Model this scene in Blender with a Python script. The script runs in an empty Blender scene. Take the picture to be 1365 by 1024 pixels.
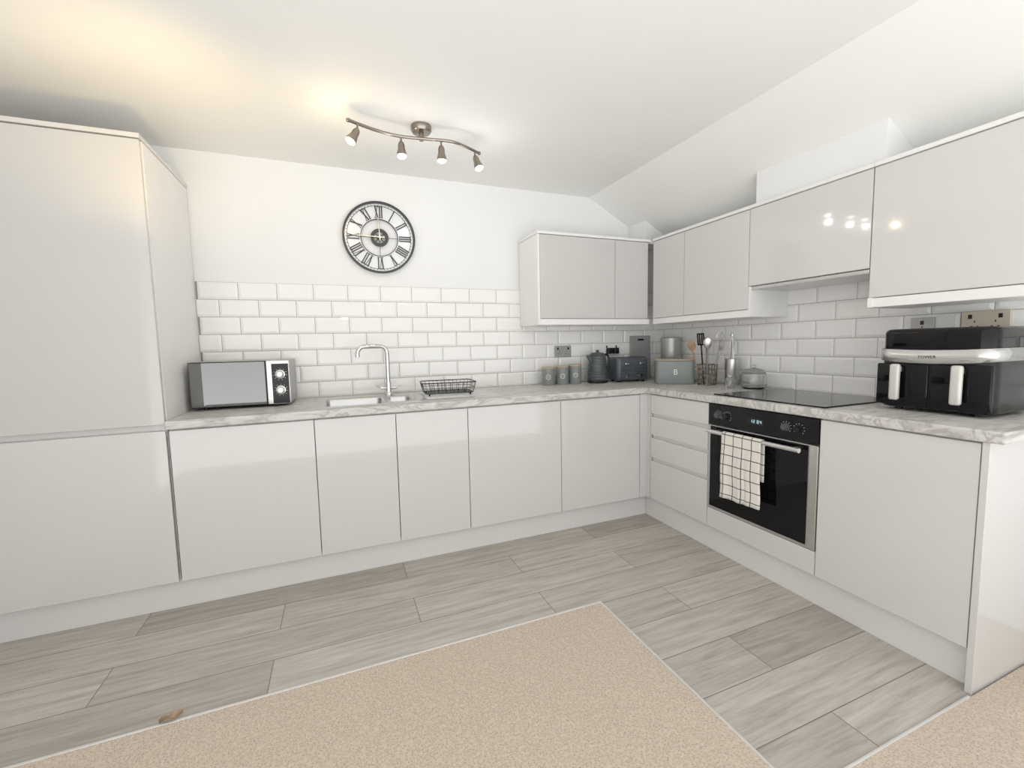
import bpy, bmesh, math, random
from mathutils import Vector, Matrix
random.seed(3)
COL=bpy.context.scene.collection
# ---------------------------------------------------------------- materials
def nmat(name):
    m=bpy.data.materials.new(name);m.use_nodes=True
    nt=m.node_tree;b=nt.nodes['Principled BSDF'];return m,nt,b
def N(nt,t,**k):
    n=nt.nodes.new(t)
    for a,v in k.items(): setattr(n,a,v)
    return n
def mat(name,col,rough=.5,metal=0,coat=0,noise=.03,nscale=6,bump=0,bscale=200,spec=.5,emit=None,es=0,trans=0,ior=1.45):
    m,nt,b=nmat(name);L=nt.links.new
    tc=N(nt,'ShaderNodeTexCoord');nz=N(nt,'ShaderNodeTexNoise');nz.inputs['Scale'].default_value=nscale;nz.inputs['Detail'].default_value=3
    L(tc.outputs['Object'],nz.inputs['Vector'])
    r=N(nt,'ShaderNodeValToRGB');c0=[max(0,c*(1-noise)) for c in col];c1=[min(1,c*(1+noise)) for c in col]
    r.color_ramp.elements[0].position=.3;r.color_ramp.elements[1].position=.7
    r.color_ramp.elements[0].color=(*c0,1);r.color_ramp.elements[1].color=(*c1,1)
    L(nz.outputs['Fac'],r.inputs['Fac']);L(r.outputs['Color'],b.inputs['Base Color'])
    b.inputs['Roughness'].default_value=rough;b.inputs['Metallic'].default_value=metal
    b.inputs['Coat Weight'].default_value=coat;b.inputs['Coat Roughness'].default_value=.03
    b.inputs['Specular IOR Level'].default_value=spec
    b.inputs['Transmission Weight'].default_value=trans;b.inputs['IOR'].default_value=ior
    if emit: b.inputs['Emission Color'].default_value=(*emit,1);b.inputs['Emission Strength'].default_value=es
    if bump:
        n2=N(nt,'ShaderNodeTexNoise');n2.inputs['Scale'].default_value=bscale;n2.inputs['Detail'].default_value=4
        L(tc.outputs['Object'],n2.inputs['Vector'])
        bp=N(nt,'ShaderNodeBump');bp.inputs['Strength'].default_value=bump;bp.inputs['Distance'].default_value=.002
        L(n2.outputs['Fac'],bp.inputs['Height']);L(bp.outputs['Normal'],b.inputs['Normal'])
    return m
M_wall=mat('wall_paint',(.80,.81,.81),.75,noise=.008,bump=.12,bscale=120)
M_ceil=mat('ceiling_paint',(.86,.862,.84),.8,noise=.008,bump=.1,bscale=100)
M_gloss=mat('gloss_light_grey',(.61,.605,.592),.09,coat=.45,noise=.006,nscale=1)
M_gloss2=mat('gloss_pale_grey_wall_door',(.545,.54,.527),.07,coat=.5,noise=.006,nscale=1)
M_side=mat('white_panel',(.80,.80,.79),.35,noise=.01)
M_plinth=mat('plinth_light_grey',(.70,.695,.68),.3,noise=.01)
M_carc=mat('carcass_white',(.7,.7,.69),.5)
M_tile=mat('gloss_white_tile',(.84,.84,.825),.08,coat=.3,noise=.01,nscale=2)
M_grout=mat('grey_grout',(.28,.27,.25),.9)
M_steel=mat('brushed_steel',(.58,.58,.575),.28,metal=1,nscale=20)
M_strip=mat('satin_silver_strip',(.66,.66,.65),.4,metal=.35,nscale=20)
M_chrome=mat('chrome',(.66,.66,.66),.08,metal=1)
M_nickel=mat('dark_nickel',(.26,.225,.19),.25,metal=1)
M_black=mat('black_plastic',(.008,.008,.009),.25,spec=.3)
M_glassblk=mat('black_glass',(.003,.003,.004),.04,spec=.25)
M_rim=mat('dark_clock_metal',(.022,.024,.028),.4,noise=.1)
M_mirror=mat('mirror_glass',(.17,.17,.17),.03,metal=1,noise=.01)
M_silver=mat('silver_plastic',(.62,.62,.61),.2,metal=.75)
M_grey=mat('grey_green_enamel',(.20,.225,.22),.35,noise=.04)
M_dgrey=mat('slate_plastic',(.055,.064,.073),.3,noise=.05)
M_bamboo=mat('bamboo',(.40,.31,.21),.5,noise=.12,nscale=25)
M_white=mat('white_plastic',(.82,.82,.81),.3)
M_cream=mat('champagne_handle',(.60,.58,.54),.3,metal=.2)
M_gold=mat('pale_gold_hand',(.70,.62,.42),.3,metal=.6)
M_brass=mat('brushed_champagne_plate',(.57,.52,.42),.35,metal=.5)
M_satin=mat('satin_grey_plate',(.37,.37,.36),.35,metal=.6)
M_bulb=mat('lamp_glow',(1,1,1),.3,emit=(1,.97,.92),es=16)
M_glass=mat('clear_glass',(.93,.95,.95),.03,trans=1,noise=.01)
M_leaf=mat('dry_leaf',(.27,.19,.11),.8,noise=.3,nscale=40)
M_board=mat('grey_board',(.29,.30,.295),.5,noise=.08)
M_label=mat('off_white_print',(.8,.8,.78),.5)
M_wood=mat('utensil_wood',(.30,.19,.11),.6,noise=.2,nscale=30)
M_face=mat('clock_silver_face',(.70,.715,.73),.3,metal=.3)
M_disp=mat('oven_display',(.01,.01,.01),.2,emit=(.6,.85,1),es=.8)

def m_worktop():
    m,nt,b=nmat('grey_marble_laminate');L=nt.links.new
    tc=N(nt,'ShaderNodeTexCoord');mp=N(nt,'ShaderNodeMapping');mp.inputs['Rotation'].default_value=(0,0,.75);mp.inputs['Scale'].default_value=(.9,3.0,2.6)
    L(tc.outputs['Object'],mp.inputs['Vector'])
    n1=N(nt,'ShaderNodeTexNoise');n1.inputs['Scale'].default_value=2.8;n1.inputs['Detail'].default_value=8;n1.inputs['Roughness'].default_value=.58;n1.inputs['Distortion'].default_value=1.3
    L(mp.outputs[0],n1.inputs['Vector'])
    r=N(nt,'ShaderNodeValToRGB');e=r.color_ramp.elements
    e[0].position=.28;e[0].color=(.33,.315,.295,1);e[1].position=.74;e[1].color=(.58,.57,.55,1)
    for p,c in ((.37,(.48,.465,.44)),(.44,(.60,.59,.565)),(.49,(.34,.325,.30)),(.53,(.52,.505,.48)),(.59,(.62,.61,.585)),(.64,(.41,.395,.37))):
        x=e.new(p);x.color=(*c,1)
    L(n1.outputs['Fac'],r.inputs['Fac']);L(r.outputs['Color'],b.inputs['Base Color'])
    b.inputs['Roughness'].default_value=.38;return m
M_top=m_worktop()
def m_plank():
    m,nt,b=nmat('grey_oak_planks');L=nt.links.new
    tc=N(nt,'ShaderNodeTexCoord');mp=N(nt,'ShaderNodeMapping');mp.inputs['Location'].default_value=(1.09,.54,0)
    L(tc.outputs['Object'],mp.inputs['Vector'])
    br=N(nt,'ShaderNodeTexBrick');br.offset=.5;br.offset_frequency=2;br.squash=1
    br.inputs['Scale'].default_value=1;br.inputs['Brick Width'].default_value=1.155;br.inputs['Row Height'].default_value=.197
    br.inputs['Mortar Size'].default_value=.0018;br.inputs['Mortar Smooth'].default_value=.2;br.inputs['Bias'].default_value=0
    br.inputs['Color1'].default_value=(.37,.335,.295,1);br.inputs['Color2'].default_value=(.49,.455,.41,1);br.inputs['Mortar'].default_value=(.15,.13,.115,1)
    L(mp.outputs[0],br.inputs['Vector'])
    ad=N(nt,'ShaderNodeVectorMath',operation='MULTIPLY_ADD');ad.inputs[1].default_value=(37,53,0)
    L(br.outputs['Color'],ad.inputs[0]);L(tc.outputs['Object'],ad.inputs[2])
    m2=N(nt,'ShaderNodeMapping');m2.inputs['Scale'].default_value=(1.1,15,1);L(ad.outputs[0],m2.inputs['Vector'])
    g=N(nt,'ShaderNodeTexNoise');g.inputs['Scale'].default_value=2.4;g.inputs['Detail'].default_value=10;g.inputs['Roughness'].default_value=.72;g.inputs['Distortion'].default_value=.45
    L(m2.outputs[0],g.inputs['Vector'])
    r=N(nt,'ShaderNodeValToRGB');r.color_ramp.elements[0].position=.32;r.color_ramp.elements[0].color=(.66,.645,.63,1);r.color_ramp.elements[1].position=.64;r.color_ramp.elements[1].color=(1.14,1.14,1.13,1)
    L(g.outputs['Fac'],r.inputs['Fac'])
    mx=N(nt,'ShaderNodeMix',data_type='RGBA',blend_type='MULTIPLY');mx.inputs['Factor'].default_value=1
    L(br.outputs['Color'],mx.inputs['A']);L(r.outputs['Color'],mx.inputs['B']);L(mx.outputs['Result'],b.inputs['Base Color'])
    b.inputs['Roughness'].default_value=.45
    bp=N(nt,'ShaderNodeBump');bp.inputs['Strength'].default_value=.12;bp.inputs['Distance'].default_value=.001;L(g.outputs['Fac'],bp.inputs['Height']);L(bp.outputs['Normal'],b.inputs['Normal'])
    return m
M_plank=m_plank()
def m_carpet():
    m,nt,b=nmat('beige_carpet');L=nt.links.new
    tc=N(nt,'ShaderNodeTexCoord');g=N(nt,'ShaderNodeTexNoise');g.inputs['Scale'].default_value=320;g.inputs['Detail'].default_value=3;g.inputs['Roughness'].default_value=.7
    L(tc.outputs['Object'],g.inputs['Vector'])
    g2=N(nt,'ShaderNodeTexVoronoi');g2.inputs['Scale'].default_value=140;L(tc.outputs['Object'],g2.inputs['Vector'])
    mxf=N(nt,'ShaderNodeMix',data_type='FLOAT');mxf.inputs['Factor'].default_value=.25;L(g.outputs['Fac'],mxf.inputs['A']);L(g2.outputs['Distance'],mxf.inputs['B'])
    r=N(nt,'ShaderNodeValToRGB');e=r.color_ramp.elements;e[0].position=.32;e[0].color=(.24,.18,.135,1);e[1].position=.62;e[1].color=(.64,.535,.435,1)
    x=e.new(.44);x.color=(.49,.395,.31,1)
    L(mxf.outputs['Result'],r.inputs['Fac']);L(r.outputs['Color'],b.inputs['Base Color']);b.inputs['Roughness'].default_value=.95
    b.inputs['Sheen Weight'].default_value=.15
    bp=N(nt,'ShaderNodeBump');bp.inputs['Strength'].default_value=.5;bp.inputs['Distance'].default_value=.003;L(g.outputs['Fac'],bp.inputs['Height']);L(bp.outputs['Normal'],b.inputs['Normal'])
    return m
M_carpet=m_carpet()
def m_towel():
    m,nt,b=nmat('checked_cotton');L=nt.links.new
    tc=N(nt,'ShaderNodeTexCoord');s=N(nt,'ShaderNodeSeparateXYZ');L(tc.outputs['UV'],s.inputs[0])
    fs=[]
    for o in ('X','Y'):
        mu=N(nt,'ShaderNodeMath',operation='MULTIPLY');mu.inputs[1].default_value=1/.052;L(s.outputs[o],mu.inputs[0])
        fr=N(nt,'ShaderNodeMath',operation='FRACT');L(mu.outputs[0],fr.inputs[0])
        a=N(nt,'ShaderNodeMath',operation='LESS_THAN');a.inputs[1].default_value=.09;L(fr.outputs[0],a.inputs[0])
        fs.append(a)
    mxx=N(nt,'ShaderNodeMath',operation='MAXIMUM');L(fs[0].outputs[0],mxx.inputs[0]);L(fs[1].outputs[0],mxx.inputs[1])
    mx=N(nt,'ShaderNodeMix',data_type='RGBA');mx.inputs['A'].default_value=(.74,.71,.66,1);mx.inputs['B'].default_value=(.05,.05,.055,1)
    L(mxx.outputs[0],mx.inputs['Factor']);L(mx.outputs['Result'],b.inputs['Base Color']);b.inputs['Roughness'].default_value=.9
    return m
M_towel=m_towel()
# ---------------------------------------------------------------- mesh helpers
def B(): return bmesh.new()
def box(bm,x0,x1,y0,y1,z0,z1,bev=0,seg=2):
    t=bmesh.new();bmesh.ops.create_cube(t,size=1)
    for v in t.verts: v.co=Vector((x0+(v.co.x+.5)*(x1-x0),y0+(v.co.y+.5)*(y1-y0),z0+(v.co.z+.5)*(z1-z0)))
    if bev: bmesh.ops.bevel(t,geom=t.edges[:],offset=bev,segments=seg,profile=.5,affect='EDGES')
    merge(bm,t)
def merge(bm,t):
    me=bpy.data.meshes.new('tmp');t.to_mesh(me);t.free();bm.from_mesh(me);bpy.data.meshes.remove(me)
def rbox(bm,cx,cy,w,d,z0,z1,r,er=.004,seg=8,rot=0):
    rings=[]
    def ring(inset,z):
        pts=[];rr=max(r-inset,.001);hw=w/2-inset;hd=d/2-inset
        for q,(sx,sy) in enumerate(((1,1),(-1,1),(-1,-1),(1,-1))):
            for i in range(seg+1):
                a=math.pi/2*(q+i/seg)
                pts.append(bm.verts.new((cx+sx*(hw-rr)+rr*math.cos(a),cy+sy*(hd-rr)+rr*math.sin(a),z)))
        return pts
    prof=[]
    for i in range(4):
        a=math.pi/2*i/3;prof.append((er*(1-math.sin(a)),z0+er*(1-math.cos(a))))
    for i in range(4):
        a=math.pi/2*(1-i/3);prof.append((er*(1-math.sin(a)),z1-er*(1-math.cos(a))))
    for ins,z in prof: rings.append(ring(ins,z))
    n=len(rings[0])
    for a,b in zip(rings,rings[1:]):
        for i in range(n): bm.faces.new((a[i],a[(i+1)%n],b[(i+1)%n],b[i]))
    bm.faces.new(rings[0][::-1]);bm.faces.new(rings[-1])
def cyl(bm,p0,p1,r0,r1=None,seg=20,caps=True):
    if r1 is None: r1=r0
    p0=Vector(p0);p1=Vector(p1);d=(p1-p0).normalized();u=d.orthogonal().normalized();v=d.cross(u)
    A=[bm.verts.new(p0+(u*math.cos(2*math.pi*i/seg)+v*math.sin(2*math.pi*i/seg))*r0) for i in range(seg)]
    C=[bm.verts.new(p1+(u*math.cos(2*math.pi*i/seg)+v*math.sin(2*math.pi*i/seg))*r1) for i in range(seg)]
    for i in range(seg): bm.faces.new((A[i],A[(i+1)%seg],C[(i+1)%seg],C[i]))
    if caps: bm.faces.new(A[::-1]);bm.faces.new(C)
def lathe(bm,prof,c=(0,0,0),seg=32,axis=None,close=True):
    c=Vector(c);R=Matrix.Identity(3)
    if axis is not None: R=Vector((0,0,1)).rotation_difference(Vector(axis)).to_matrix()
    rings=[]
    for r,z in prof:
        if r<1e-6: rings.append([bm.verts.new(c+R@Vector((0,0,z)))])
        else: rings.append([bm.verts.new(c+R@Vector((r*math.cos(2*math.pi*i/seg),r*math.sin(2*math.pi*i/seg),z))) for i in range(seg)])
    for a,b in zip(rings,rings[1:]):
        for i in range(seg):
            j=(i+1)%seg
            if len(a)==1 and len(b)==1: continue
            if len(a)==1: bm.faces.new((a[0],b[j],b[i]))
            elif len(b)==1: bm.faces.new((a[i],a[j],b[0]))
            else: bm.faces.new((a[i],a[j],b[j],b[i]))
def tube(bm,pts,r,seg=10,closed=False):
    pts=[Vector(p) for p in pts];n=len(pts);rings=[];u=None
    for i,p in enumerate(pts):
        if closed: d=(pts[(i+1)%n]-pts[i-1]).normalized()
        else: d=((pts[min(i+1,n-1)]-pts[max(i-1,0)])).normalized()
        if u is None: u=d.orthogonal().normalized()
        u=(u-d*u.dot(d)).normalized();v=d.cross(u)
        rr=r[i] if isinstance(r,(list,tuple)) else r
        rings.append([bm.verts.new(p+(u*math.cos(2*math.pi*k/seg)+v*math.sin(2*math.pi*k/seg))*rr) for k in range(seg)])
    for i in range(n if closed else n-1):
        a=rings[i];b=rings[(i+1)%n]
        for k in range(seg): bm.faces.new((a[k],a[(k+1)%seg],b[(k+1)%seg],b[k]))
    if not closed: bm.faces.new(rings[0][::-1]);bm.faces.new(rings[-1])
def spline(P,n=8):
    P=[Vector(p) for p in P];out=[]
    for i in range(len(P)-1):
        a=P[max(i-1,0)];b=P[i];c=P[i+1];d=P[min(i+2,len(P)-1)]
        for k in range(n):
            t=k/n;out.append(.5*((2*b)+(c-a)*t+(2*a-5*b+4*c-d)*t*t+(3*b-a-3*c+d)*t**3))
    out.append(P[-1]);return out
def gridsolid(bm,xs,ys,z0,z1,filled):
    V={}
    def v(i,j,k):
        key=(i,j,k)
        if key not in V: V[key]=bm.verts.new((xs[i],ys[j],z1 if k else z0))
        return V[key]
    nx,ny=len(xs)-1,len(ys)-1
    F=lambda i,j:0<=i<nx and 0<=j<ny and filled((xs[i]+xs[i+1])/2,(ys[j]+ys[j+1])/2)
    for i in range(nx):
        for j in range(ny):
            if not F(i,j): continue
            bm.faces.new((v(i,j,1),v(i+1,j,1),v(i+1,j+1,1),v(i,j+1,1)))
            bm.faces.new((v(i,j,0),v(i,j+1,0),v(i+1,j+1,0),v(i+1,j,0)))
            if not F(i-1,j): bm.faces.new((v(i,j,0),v(i,j,1),v(i,j+1,1),v(i,j+1,0)))
            if not F(i+1,j): bm.faces.new((v(i+1,j,0),v(i+1,j+1,0),v(i+1,j+1,1),v(i+1,j,1)))
            if not F(i,j-1): bm.faces.new((v(i,j,0),v(i+1,j,0),v(i+1,j,1),v(i,j,1)))
            if not F(i,j+1): bm.faces.new((v(i,j+1,0),v(i,j+1,1),v(i+1,j+1,1),v(i+1,j+1,0)))
def obj(name,bm,m,smooth=False,bevel=0):
    bmesh.ops.recalc_face_normals(bm,faces=bm.faces[:])
    me=bpy.data.meshes.new(name);bm.to_mesh(me);bm.free();me.materials.append(m)
    o=bpy.data.objects.new(name,me);COL.objects.link(o)
    if smooth:
        for p in me.polygons: p.use_smooth=True
        me.set_sharp_from_angle(angle=math.radians(35))
    if bevel:
        md=o.modifiers.new('bevel','BEVEL');md.width=bevel;md.segments=2;md.limit_method='ANGLE';md.angle_limit=math.radians(40)
    return o
def thing(name,loc,label,cat,rot=0,group=None,scale=1):
    e=bpy.data.objects.new(name,None);e.empty_display_size=.05;COL.objects.link(e);e.location=loc;e.rotation_euler=(0,0,rot)
    e['label']=label;e['category']=cat
    if group: e['group']=group
    return e
def part(name,bm,m,par,world=True,smooth=False,bevel=0,label=None):
    if world: bmesh.ops.translate(bm,verts=bm.verts[:],vec=-Vector(par.location))
    o=obj(name,bm,m,smooth,bevel);o.parent=par
    if label: o['label']=label
    return o
def feet(par,dx,dy,r,h=.013,m=None):
    for sx in (-1,1):
        for sy in (-1,1):
            b=B();cyl(b,(sx*dx,sy*dy,0),(sx*dx,sy*dy,h),r);part('foot',b,m or M_black,par,world=False)
def struct(o): o['kind']='structure';return o
def solo(o,label,cat): o['label']=label;o['category']=cat;return o
# ---------------------------------------------------------------- constants
H=2.335; XL=-3.96; YB=-3.5
XC=-.648; ZS=lambda x:H-.52*(x-XC)
ZR=ZS(0)
FY=-.622; FX=-.593
ZT=.908
# ---------------------------------------------------------------- room shell
b=B();box(b,XL-.1,0.1,YB,.1,-.1,0);struct(obj('floor',b,M_plank))
b=B()
vs=[(XL,0),(0,0),(0,ZR),(XC,H),(XL,H)]
f0=[b.verts.new((x,0,z)) for x,z in vs];f1=[b.verts.new((x,.1,z)) for x,z in vs]
b.faces.new(f0);b.faces.new(f1[::-1])
for i in range(5): b.faces.new((f0[i],f0[(i+1)%5],f1[(i+1)%5],f1[i]))
struct(obj('wall_back',b,M_wall))
b=B();box(b,0,.1,YB,.1,0,ZR+.05);struct(obj('wall_right',b,M_wall))
b=B();box(b,XL-.1,XL,-2.55,.1,0,H+.05);struct(obj('wall_left',b,M_wall))
b=B();pr=[(XL-.1,H),(XC,H),(0.1,ZS(.1)),(0.1,H+.1),(XL-.1,H+.1)]
f0=[b.verts.new((x,YB,z)) for x,z in pr];f1=[b.verts.new((x,.1,z)) for x,z in pr]
b.faces.new(f0);b.faces.new(f1[::-1])
for i in range(5): b.faces.new((f0[i],f0[(i+1)%5],f1[(i+1)%5],f1[i]))
struct(obj('ceiling',b,M_ceil))
def boxing(name,x0,y0,y1,zb):
    b=B();pr=[(x0,zb),(0,zb),(0,ZS(0)),(x0,ZS(x0))]
    f0=[b.verts.new((x,y0,z)) for x,z in pr];f1=[b.verts.new((x,y1,z)) for x,z in pr]
    b.faces.new(f0);b.faces.new(f1[::-1])
    for i in range(4): b.faces.new((f0[i],f0[(i+1)%4],f1[(i+1)%4],f1[i]))
    struct(obj(name,b,M_wall))
boxing('trim_1',-.285,-1.765,-1.15,1.967)
boxing('trim_2',-.272,-.2,-.004,1.967)
def infill(x,y): return (x<-1.45 and y<-1.333) or y<-2.262
b=B();gridsolid(b,[XL,-1.45,0],[YB,-2.262,-1.333],0.0005,.009,infill)
c=obj('carpet',b,M_carpet);c['kind']='stuff';c['label']='beige flecked fitted carpet bordering the grey plank floor';c['category']='carpet'
def strip(n,x0,x1,y0,y1):
    b=B();box(b,x0,x1,y0,y1,.0005,.011,.002);struct(obj(n,b,M_strip))
strip('trim_3',XL,-1.440,-1.333,-1.323)
strip('trim_4',-1.450,-1.440,-2.262,-1.3335)
strip('trim_5',-1.440,-.62,-2.262,-2.254)
# ---------------------------------------------------------------- tiles
def tiles(name,along,a0,a1,phase,label,z_rows=7):
    bm=B();g=B();p=.202;h=(1.613-.906)/7
    gt=.0028
    def P(a,dpt,z): return (a,-dpt,z) if along=='x' else (-dpt,a,z)
    for r in range(z_rows):
        z0=max(.906+r*h+gt/2,.9095);z1=.906+(r+1)*h-gt/2
        off=phase+(0 if (z_rows-1-r)%2==0 else p/2)
        k=math.floor((a0-off)/p)
        while off+k*p<a1:
            s=max(off+k*p+gt/2,a0);e=min(off+(k+1)*p-gt/2,a1);k+=1
            if e-s<.012: continue
            bv=.013
            fullL=(s>a0+1e-6);fullR=(e<a1-1e-6)
            o=[(s,z0),(e,z0),(e,z1),(s,z1)]
            iL=s+(bv if fullL else .001);iR=e-(bv if fullR else .001)
            if iR-iL<.003: iL=s+.001;iR=e-.001
            i_=[(iL,z0+bv),(iR,z0+bv),(iR,z1-bv),(iL,z1-bv)]
            A=[bm.verts.new(P(x,.0015,z)) for x,z in o];A2=[bm.verts.new(P(x,.0045,z)) for x,z in o];I=[bm.verts.new(P(x,.0092,z)) for x,z in i_]
            bm.faces.new(I)
            for q in range(4):
                bm.faces.new((A[q],A[(q+1)%4],A2[(q+1)%4],A2[q]));bm.faces.new((A2[q],A2[(q+1)%4],I[(q+1)%4],I[q]))
    e=thing(name,((a0+a1)/2,-.001,.909) if along=='x' else (-.001,(a0+a1)/2,.909),label,'wall tiles')
    part('tile_face',bm,M_tile,e)
    if along=='x': box(g,a0,a1,-.003,-.0005,.909,1.613)
    else: box(g,-.003,-.0005,a0,a1,.909,1.613)
    part('grout',g,M_grout,e)
tiles('tiled_splashback','x',-3.262,-.0015,-3.254,'glossy white brick-pattern wall tiles above the sink worktop')
tiles('tiled_splashback.001','y',-2.9,-.006,-.006,'glossy white brick-pattern wall tiles behind the hob')
# ---------------------------------------------------------------- cabinets
def slab(par,face,a0,a1,z0,z1,j='top',name='door',m=None,th=.021,g=.002,label=None):
    ax,fr=face;bm=B();a0+=g;a1-=g;r=.003
    prof=[(0,z0+r),(r*.3,z0+r*.3),(r,z0)]
    prof+= [(th,z0)]
    if j=='top': prof+=[(th,z1-.018),(th-.004,z1-.027),(.011,z1-.028),(.0075,z1-.022),(.006,z1-.002),(.004,z1),(.0015,z1-.0012),(0,z1-r)]
    else: prof+=[(th,z1),(r,z1),(r*.3,z1-r*.3),(0,z1-r)]
    P=lambda a,d,z:(a,fr+d,z) if ax=='y' else (fr+d,a,z)
    A=[bm.verts.new(P(a0,d,z)) for d,z in prof];C=[bm.verts.new(P(a1,d,z)) for d,z in prof];n=len(prof)
    for i in range(n): bm.faces.new((A[i],A[(i+1)%n],C[(i+1)%n],C[i]))
    bm.faces.new(A[::-1]);bm.faces.new(C)
    o=part(name,bm,m or M_gloss,par,bevel=.0012,label=label);return o
def rail(par,face,a0,a1,z0,z1,d=.0215,m=None):
    ax,fr=face;b=B()
    if ax=='y': box(b,a0,a1,fr+d,fr+d+.004,z0,z1)
    else: box(b,fr+d,fr+d+.004,a0,a1,z0,z1)
    return part('handle_rail',b,m or M_side,par)
def carcass(par,x0,x1,y0,y1,z0,z1,open_axis,m=None,top=True,name='body'):
    bm=B();t=.016
    if open_axis=='y':
        box(bm,x0+.001,x0+t,y0,y1,z0,z1);box(bm,x1-t,x1-.001,y0,y1,z0,z1);box(bm,x0+t,x1-t,y1-t,y1,z0,z1)
        box(bm,x0+t,x1-t,y0,y1-t,z0,z0+t)
        if top: box(bm,x0+t,x1-t,y0,y1-t,z1-t,z1)
    else:
        box(bm,x0,x1,y0+.001,y0+t,z0,z1);box(bm,x0,x1,y1-t,y1-.001,z0,z1);box(bm,x1-t,x1,y0+t,y1-t,z0,z1)
        box(bm,x0,x1-t,y0+t,y1-t,z0,z0+t)
        if top: box(bm,x0,x1-t,y0+t,y1-t,z1-t,z1)
    return part(name,bm,m or M_carc,par)
X0=-.655;ZD0=.152;ZD1=.861
def base_back(x0,x1,doors,label):
    e=thing('base_cabinet',((x0+x1)/2,-.3,.15),label,'cabinet',group='handleless base cabinets')
    carcass(e,x0,x1,FY+.027,-.02,.15,.866,'y',top=False)
    rail(e,('y',FY),x0+.001,x1-.001,.825,.866)
    for i in range(len(doors)-1): slab(e,('y',FY),doors[i],doors[i+1],ZD0,ZD1)
base_back(X0-2.6,X0-2.0,[X0-2.6,X0-2.0],'gloss light grey wide single-door base cabinet beside the tall unit')
base_back(X0-2.0,X0-1.2,[X0-2.0,X0-1.6,X0-1.2],'gloss light grey two-door base cabinet under the sink')
base_back(X0-1.2,X0-.6,[X0-1.2,X0-.6],'gloss light grey single-door base cabinet under the drainer')
base_back(X0-.6,X0,[X0-.6,X0],'gloss light grey single-door base cabinet next to the corner')
Y0=-.655
e=thing('drawer_cabinet',(-.3,-.895,.15),'gloss light grey base cabinet with four handleless drawers','cabinet')
carcass(e,FX+.027,-.02,-1.135,Y0,.15,.866,'x',top=False)
b=B();box(b,X0+.002,FX+.001,FY,FY+.02,.152,.864);box(b,FX,FX+.02,-.652,FY-.0005,.152,.864);part('corner_post',b,M_gloss,e)
for z0,z1 in ((.735,.861),(.592,.714),(.437,.571),(.152,.415)): slab(e,('x',FX),-1.135,Y0,z0,z1,name='drawer')
for z0,z1 in ((.82,.866),(.68,.75),(.53,.61),(.375,.455)): rail(e,('x',FX),-1.134,Y0-.001,z0,z1)
e=thing('oven_cabinet',(-.3,-1.435,.15),'light grey oven housing with plain panel below the oven','cabinet')
bm=B();box(bm,FX+.023,-.02,-1.151,-1.136,.15,.866);box(bm,FX+.023,-.02,-1.734,-1.719,.15,.866);box(bm,FX+.023,-.02,-1.7185,-1.1515,.15,.166);box(bm,FX+.023,-.02,-1.7185,-1.1515,.235,.251)
part('body',bm,M_carc,e);slab(e,('x',FX),-1.735,-1.135,ZD0,.262,j=None,name='panel')
e=thing('base_cabinet',(-.3,-1.985,.15),'gloss light grey single-door base cabinet below the air fryer','cabinet',group='handleless base cabinets')
carcass(e,FX+.027,-.02,-2.235,-1.735,.15,.866,'x',top=False);rail(e,('x',FX),-2.234,-1.736,.825,.866);slab(e,('x',FX),-2.235,-1.735,ZD0,ZD1)
b=B();box(b,FX-.004,-.002,-2.256,-2.237,.0005,.866,.001,1)
solo(obj('end_panel',b,M_gloss),'gloss light grey end panel closing the short cabinet run','cabinet panel')
b=B();box(b,-3.955,-.552,-.562,-.546,.0005,.149);solo(obj('plinth',b,M_plinth),'light grey plinth board along the sink cabinets','plinth')
b=B();box(b,-.552,-.536,-2.236,-.563,.0005,.149);solo(obj('plinth.001',b,M_plinth),'light grey plinth board along the oven cabinets','plinth')
# tall unit
e=thing('tall_cabinet',(-3.6,-.3,.15),'gloss light grey tall larder cabinet with two stacked doors','cabinet')
carcass(e,-3.94,-3.284,FY+.027,-.02,.15,2.12,'y')
slab(e,('y',FY),-3.94,-3.264,ZD0,.862,m=M_gloss)
bm=B();box(bm,-3.938,-3.266,FY,FY+.021,.890,2.118,.003);part('door',bm,M_gloss2,e)
rail(e,('y',FY),-3.939,-3.266,.83,.92,m=M_gloss)
b=B();box(b,-3.283,-3.264,FY+.0265,-.011,.15,2.12,.001,1);part('side_panel',b,M_side,e,label='white side panel')
b=B();box(b,-3.945,-3.262,FY-.004,-.002,2.123,2.142,.002);part('top_panel',b,M_gloss,e)
# worktop
XW=-.612;YW=-.642;YE=-2.292
def wt(x,y):
    if -2.625<x<-2.11 and -.565<y<-.175: return False
    return (y>YW and x>-3.262) or (x>XW)
b=B();gridsolid(b,[-3.262,-2.625,-2.11,XW,-.002],[YE,YW,-.565,-.175,-.0015],.868,ZT,wt)
o=solo(obj('worktop',b,M_top,bevel=.006),'grey and white marble-effect worktop running around the corner','worktop')
# wall units
D=.318;ZU0=1.386;ZU1=1.944
def trimring(par,x0,x1,y0,y1,z0,z1,nm,m):
    b=B();box(b,x0,x1,y0,y1,z0,z1,.0015,1);part(nm,b,m,par)
e=thing('wall_cabinet',(-.78,-.15,1.343),'gloss light grey two-door wall cabinet with white side panel','cabinet',group='wall cabinets')
carcass(e,-1.234,-.345,-D+.023,-.011,ZU0,ZU1,'y')
slab(e,('y',-D),-1.236,-.634,ZU0,ZU1,j=None,m=M_gloss2);slab(e,('y',-D),-.634,-.341,ZU0,ZU1,j=None,m=M_gloss2)
trimring(e,-1.253,-1.2355,-D+.001,-.011,1.343,1.9455,'side_panel',M_side)
trimring(e,-1.256,-D-.002,-D-.006,-.011,1.947,1.965,'top_panel',M_side)
trimring(e,-1.235,-.325,-D+.002,-D+.02,1.343,1.383,'pelmet',M_side)
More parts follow.
